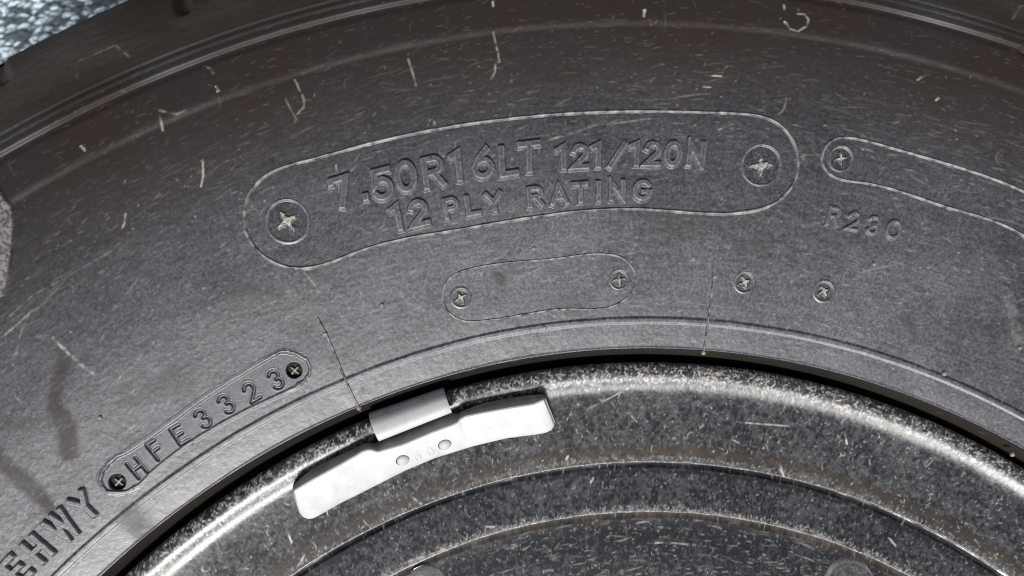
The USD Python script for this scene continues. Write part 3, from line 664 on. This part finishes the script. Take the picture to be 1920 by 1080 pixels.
rF_, rB_ = np.hypot(*Fx.T), np.hypot(*Bx.T); tF_ = np.arctan2(Fx[:, 1], Fx[:, 0]); tB_ = np.arctan2(Bx[:, 1], Bx[:, 0])
def edge_r(t, tr, rr_): o = np.argsort(tr); return np.interp(t, tr[o], rr_[o])
def face_point(px):
    """a point of the weight's sloping front face"""
    t1 = at([px], z=.1625)[0]
    for _ in range(4):
        rb1, rf1 = edge_r(t1[0], tB_, rB_), edge_r(t1[0], tF_, rF_)
        k = (t1[1] - rb1) / (rf1 - rb1); z = ZB + (ZF - ZB) * k + .0005 * math.sin(math.pi * k)
        t1 = at([px], z=z)[0]
    return xyz(np.array(t1[0]), np.array(t1[1]), z), t1, (ZF - ZB) / (rf1 - rb1)
PINS = [(755, 863), (834, 834)]
for px in PINS:
    c, t1, sl = face_point(px)
    cyl = trimesh.creation.cylinder(12.6 * .000168, .0028, sections=48)
    cyl.apply_transform(trimesh.transformations.rotation_matrix(-math.atan(sl), [0, 1, 0]))
    cyl.apply_transform(trimesh.transformations.rotation_matrix(t1[0], [0, 0, 1])); cyl.apply_translation(c)
    mb = mb - manifold3d.Manifold(manifold3d.Mesh(np.asarray(cyl.vertices, np.float32), np.asarray(cyl.faces, np.uint32)))
print('weight', mb.status(), mb.num_tri(), body.is_watertight)
mm_ = mb.to_mesh()
vb, fb = np.array(mm_.vert_properties[:, :3], float), np.array(mm_.tri_verts)
if len(fb) < 100:
    vb, fb = np.array(body.vertices), np.array(body.faces)
vb, fb, _n = meshkit.arrays((vb, fb), 24)
tb_ = np.arctan2(vb[:, 1], vb[:, 0]); rb2 = np.hypot(vb[:, 0], vb[:, 1])
back_shade = smoothstep(-.0001, .0007, rb2 - edge_r(tb_, tF_, rF_))
nz = ns(tb_ * .2, rb2, .003, seed=131, octv=3); nf = ns(tb_ * .2, rb2, .0008, seed=132, octv=2)
wb = np.stack([np.clip(.4 + nz - .5, 0, 1), np.clip(back_shade * (.35 + .8 * nz) + np.clip(nz - .72, 0, 1) * .5, 0, 1), 0 * nz], -1)
define('/World/balance_weight', 'weight_body', (vb, fb), 'white_coat', smooth=24, attrs=None)
mp = stage.GetPrimAtPath('/World/balance_weight/weight_body'); pts = np.array(UsdGeom.Mesh(mp).GetPointsAttr().Get())
tb_ = np.arctan2(pts[:, 1], pts[:, 0]); rb2 = np.hypot(pts[:, 0], pts[:, 1]); back_shade = smoothstep(-.0001, .0007, rb2 - edge_r(tb_, tF_, rF_))
nz = ns(tb_ * .2, rb2, .003, seed=131, octv=3)
wb = np.stack([np.clip(.3 + 1.8 * (nz - .45), 0, 1), np.clip(.10 * nz + back_shade * (.45 + .8 * nz) + np.clip(nz - .70, 0, 1) * .5, 0, 1), 0 * nz], -1)  # back side turned from the sun painted darker as shade, plus random grime
UsdGeom.PrimvarsAPI(UsdGeom.Mesh(mp)).CreatePrimvar('wear_tone', Sdf.ValueTypeNames.Color3fArray, 'vertex').Set(Vt.Vec3fArray.FromNumpy(wb.astype(np.float32)))
for px in PINS:
    c, t1, sl = face_point(px)
    cyl = trimesh.creation.icosphere(4, 12.0 * .000168); cyl.vertices[:, 2] *= .62
    cyl.apply_transform(trimesh.transformations.rotation_matrix(-math.atan(sl), [0, 1, 0])); cyl.apply_transform(trimesh.transformations.rotation_matrix(t1[0], [0, 0, 1]))
    cyl.apply_translation(c - np.array([0, 0, .0012]))
    define('/World/balance_weight', 'pin_head', cyl, 'white_coat', smooth=30, attrs=None)
    mp = UsdGeom.Mesh(stage.GetPrimAtPath('/World/balance_weight/pin_head' + ('' if px == PINS[0] else '_001')))
    UsdGeom.PrimvarsAPI(mp).CreatePrimvar('wear_tone', Sdf.ValueTypeNames.Color3fArray, 'vertex').Set(Vt.Vec3fArray.FromNumpy(np.tile(np.array([[.4, .30, 0]], np.float32), (len(mp.GetPointsAttr().Get()), 1))))
# faint raised figures between the two pin holes
vs, fs, n0 = [], [], 0
for ch, px in (('5', (782, 856)), ('0', (806, 847))):
    c, t1, sl = face_point(px); st = strokes_of(ch, 15 * .000168, 1.0, 0, .06)
    a = np.vstack(st); x, y = np.meshgrid(np.arange(a[:, 0].min() - .0006, a[:, 0].max() + .0006, .00012), np.arange(a[:, 1].min() - .0006, a[:, 1].max() + .0006, .00012))
    d = seg_dist(x, y, st) - .00018; th, r = local_to_polar(t1[0], t1[1], x, y)
    v = xyz(th, r, 0); v[..., 2] = c[2] + (r - t1[1]) * sl + .00017 * (1 - smoothstep(-.0001, .00018, d)) + .00001
    k = d < .00022; k = (k[:-1, :-1] & k[1:, 1:]).ravel()
    v, f = compact(v.reshape(-1, 3), grid_faces(*x.shape, keep=k))
    vs.append(v); fs.append(f + n0); n0 += len(v)
v = np.vstack(vs); define('/World/balance_weight', 'weight_figures', (v, np.vstack(fs)), 'white_coat', smooth=True, label='faint raised 50 between the two pin holes', attrs={'wear_tone': np.tile([[.4, .12, 0]], (len(v), 1))})
# the folded clip
A = np.linspace(0, 1, 60); B = np.linspace(0, 1, 40)
lo0, lo1 = (xyz(*at([p], z=.1652)[0], .1652) for p in ((710, 827), (847, 773)))
up0, up1 = (xyz(*at([p], z=.1600)[0], .1600) for p in ((691, 775), (831, 727)))
prof_b = PchipInterpolator([0, .05, .25, .5, .75, .93, 1], [.1652, .1658, .1664, .1660, .1645, .1618, .1598])
top = np.stack([np.stack([(1 - a) * ((1 - b) * lo0 + b * up0) + a * ((1 - b) * lo1 + b * up1) for a in A]) for b in B])
top[..., 2] = prof_b(B)[:, None] - .0004 * (np.abs(2 * A - 1) ** 12)[None]
out_dir = top[-1] - top[-3]; out_dir[:, 2] = 0; out_dir /= np.linalg.norm(out_dir, axis=1, keepdims=True)
t2 = np.concatenate([(top[:1] - [0, 0, .0011] + .0003 * out_dir[None]), (top[:1] - [0, 0, .0004]) - .0001 * out_dir[None], top, top[-1:] + .0002 * out_dir[None] - [0, 0, .0010], top[-1:] + .0001 * out_dir[None] - [0, 0, .005]])
bot2 = t2.copy(); bot2[..., 2] -= .0011; bot2[-4:] -= .0010 * out_dir[None]
loop = np.concatenate([t2, bot2[::-1]])
nl, na = loop.shape[:2]
idx = np.arange(nl * na).reshape(nl, na); vv = loop.reshape(-1, 3); fs = []
for i in range(nl):
    j = (i + 1) % nl
    a, b, c, d = idx[i, :-1], idx[i, 1:], idx[j, 1:], idx[j, :-1]
    fs += [np.c_[a, b, c], np.c_[a, c, d]]
half_n = nl // 2
for e, rev in ((0, False), (na - 1, True)):
    for i in range(half_n - 1):
        q = [idx[i, e], idx[i + 1, e], idx[nl - 2 - i, e], idx[nl - 1 - i, e]]
        for t3 in ((q[0], q[1], q[2]), (q[0], q[2], q[3])):
            fs.append(np.array([t3[::-1] if not rev else t3]))
clip = trimesh.Trimesh(vv, np.vstack(fs), process=False); clip.fix_normals()
v, f, _ = meshkit.arrays(clip, 45)
path = define('/World/balance_weight', 'clip', clip, 'white_coat', smooth=45, label='folded pale clip hooked over the rim flange')
mp = UsdGeom.Mesh(stage.GetPrimAtPath(path)); pts = np.array(mp.GetPointsAttr().Get()); tb_ = np.arctan2(pts[:, 1], pts[:, 0]); r2 = np.hypot(pts[:, 0], pts[:, 1])
nz = ns(tb_ * .2, r2, .0025, seed=141, octv=3); lo = smoothstep(.2245, .231, r2)
w = np.stack([.5 + 0 * nz, np.clip(.08 + lo * .75 * (nz - .15) + np.clip(nz - .66, 0, 1), 0, .8), 0 * nz], -1)
UsdGeom.PrimvarsAPI(mp).CreatePrimvar('wear_tone', Sdf.ValueTypeNames.Color3fArray, 'vertex').Set(Vt.Vec3fArray.FromNumpy(w.astype(np.float32)))

# ------------------------------------------------------------------ asphalt under the wheel
g = np.arange(-.22, .22, .0011); X, Y = np.meshgrid(g - .32, g + .40)
seeds = np.stack(np.meshgrid(np.arange(-.55, -.09, .0042), np.arange(.17, .63, .0042)), -1).reshape(-1, 2); seeds = seeds + rng.uniform(-.0021, .0021, seeds.shape)
A2 = np.array([[.45, .22], [-.55, 1.15]])                       # chips lie mostly one way
tree = cKDTree(seeds @ A2.T); wq = np.c_[X.ravel(), Y.ravel()] + .0030 * (np.c_[ns(X, Y, .006, seed=151).ravel(), ns(X, Y, .006, seed=152).ravel()] - .5)
dist, which = tree.query(wq @ A2.T, k=2)
tone = rng.random(len(seeds)); hi_ = rng.random(len(seeds))
edge = np.clip((dist[:, 1] - dist[:, 0]) / .0022, 0, 1).reshape(X.shape)
k = which[:, 0].reshape(X.shape)
fade = np.minimum.reduce([X - X.min(), X.max() - X, Y - Y.min(), Y.max() - Y]); fade = smoothstep(0, .02, fade)
zz = (.0012 * smoothstep(0, .8, edge) * (.4 + hi_[k]) + .0018 * hi_[k] + .002 * ns(X, Y, .02, seed=150)) * fade - .0045
wear_tone = np.stack([np.clip(smoothstep(.15, .7, edge) * np.where(tone[k] > .30, .35 + 1.1 * tone[k], .03) , 0, 1), 0 * X, np.clip((tone[k] - .93) * 8, 0, 1) * edge], -1)
big = 40.0
v0 = np.array([(-big, -big, -.006), (big, -big, -.006), (big, big, -.006), (-big, big, -.006)])
ground = usdkit.mesh(stage, '/World/ground', (v0, np.array([(0, 1, 2), (0, 2, 3)])), '/World/Looks/asphalt')
UsdGeom.PrimvarsAPI(ground).CreatePrimvar('wear_tone', Sdf.ValueTypeNames.Color3fArray, 'vertex').Set(Vt.Vec3fArray.FromNumpy(np.tile([[.3, 0, 0]], (4, 1)).astype(np.float32)))
tag(ground.GetPrim(), kind='structure', label='blue-grey asphalt under the wheel, out of focus at the top left corner', category='ground')
p = define('/World/ground', 'aggregate', (np.stack([X, Y, zz], -1).reshape(-1, 3), grid_faces(*X.shape)), 'asphalt', smooth=True, attrs={'wear_tone': wear_tone.reshape(-1, 3)})
tag(stage.GetPrimAtPath(p), kind='stuff')
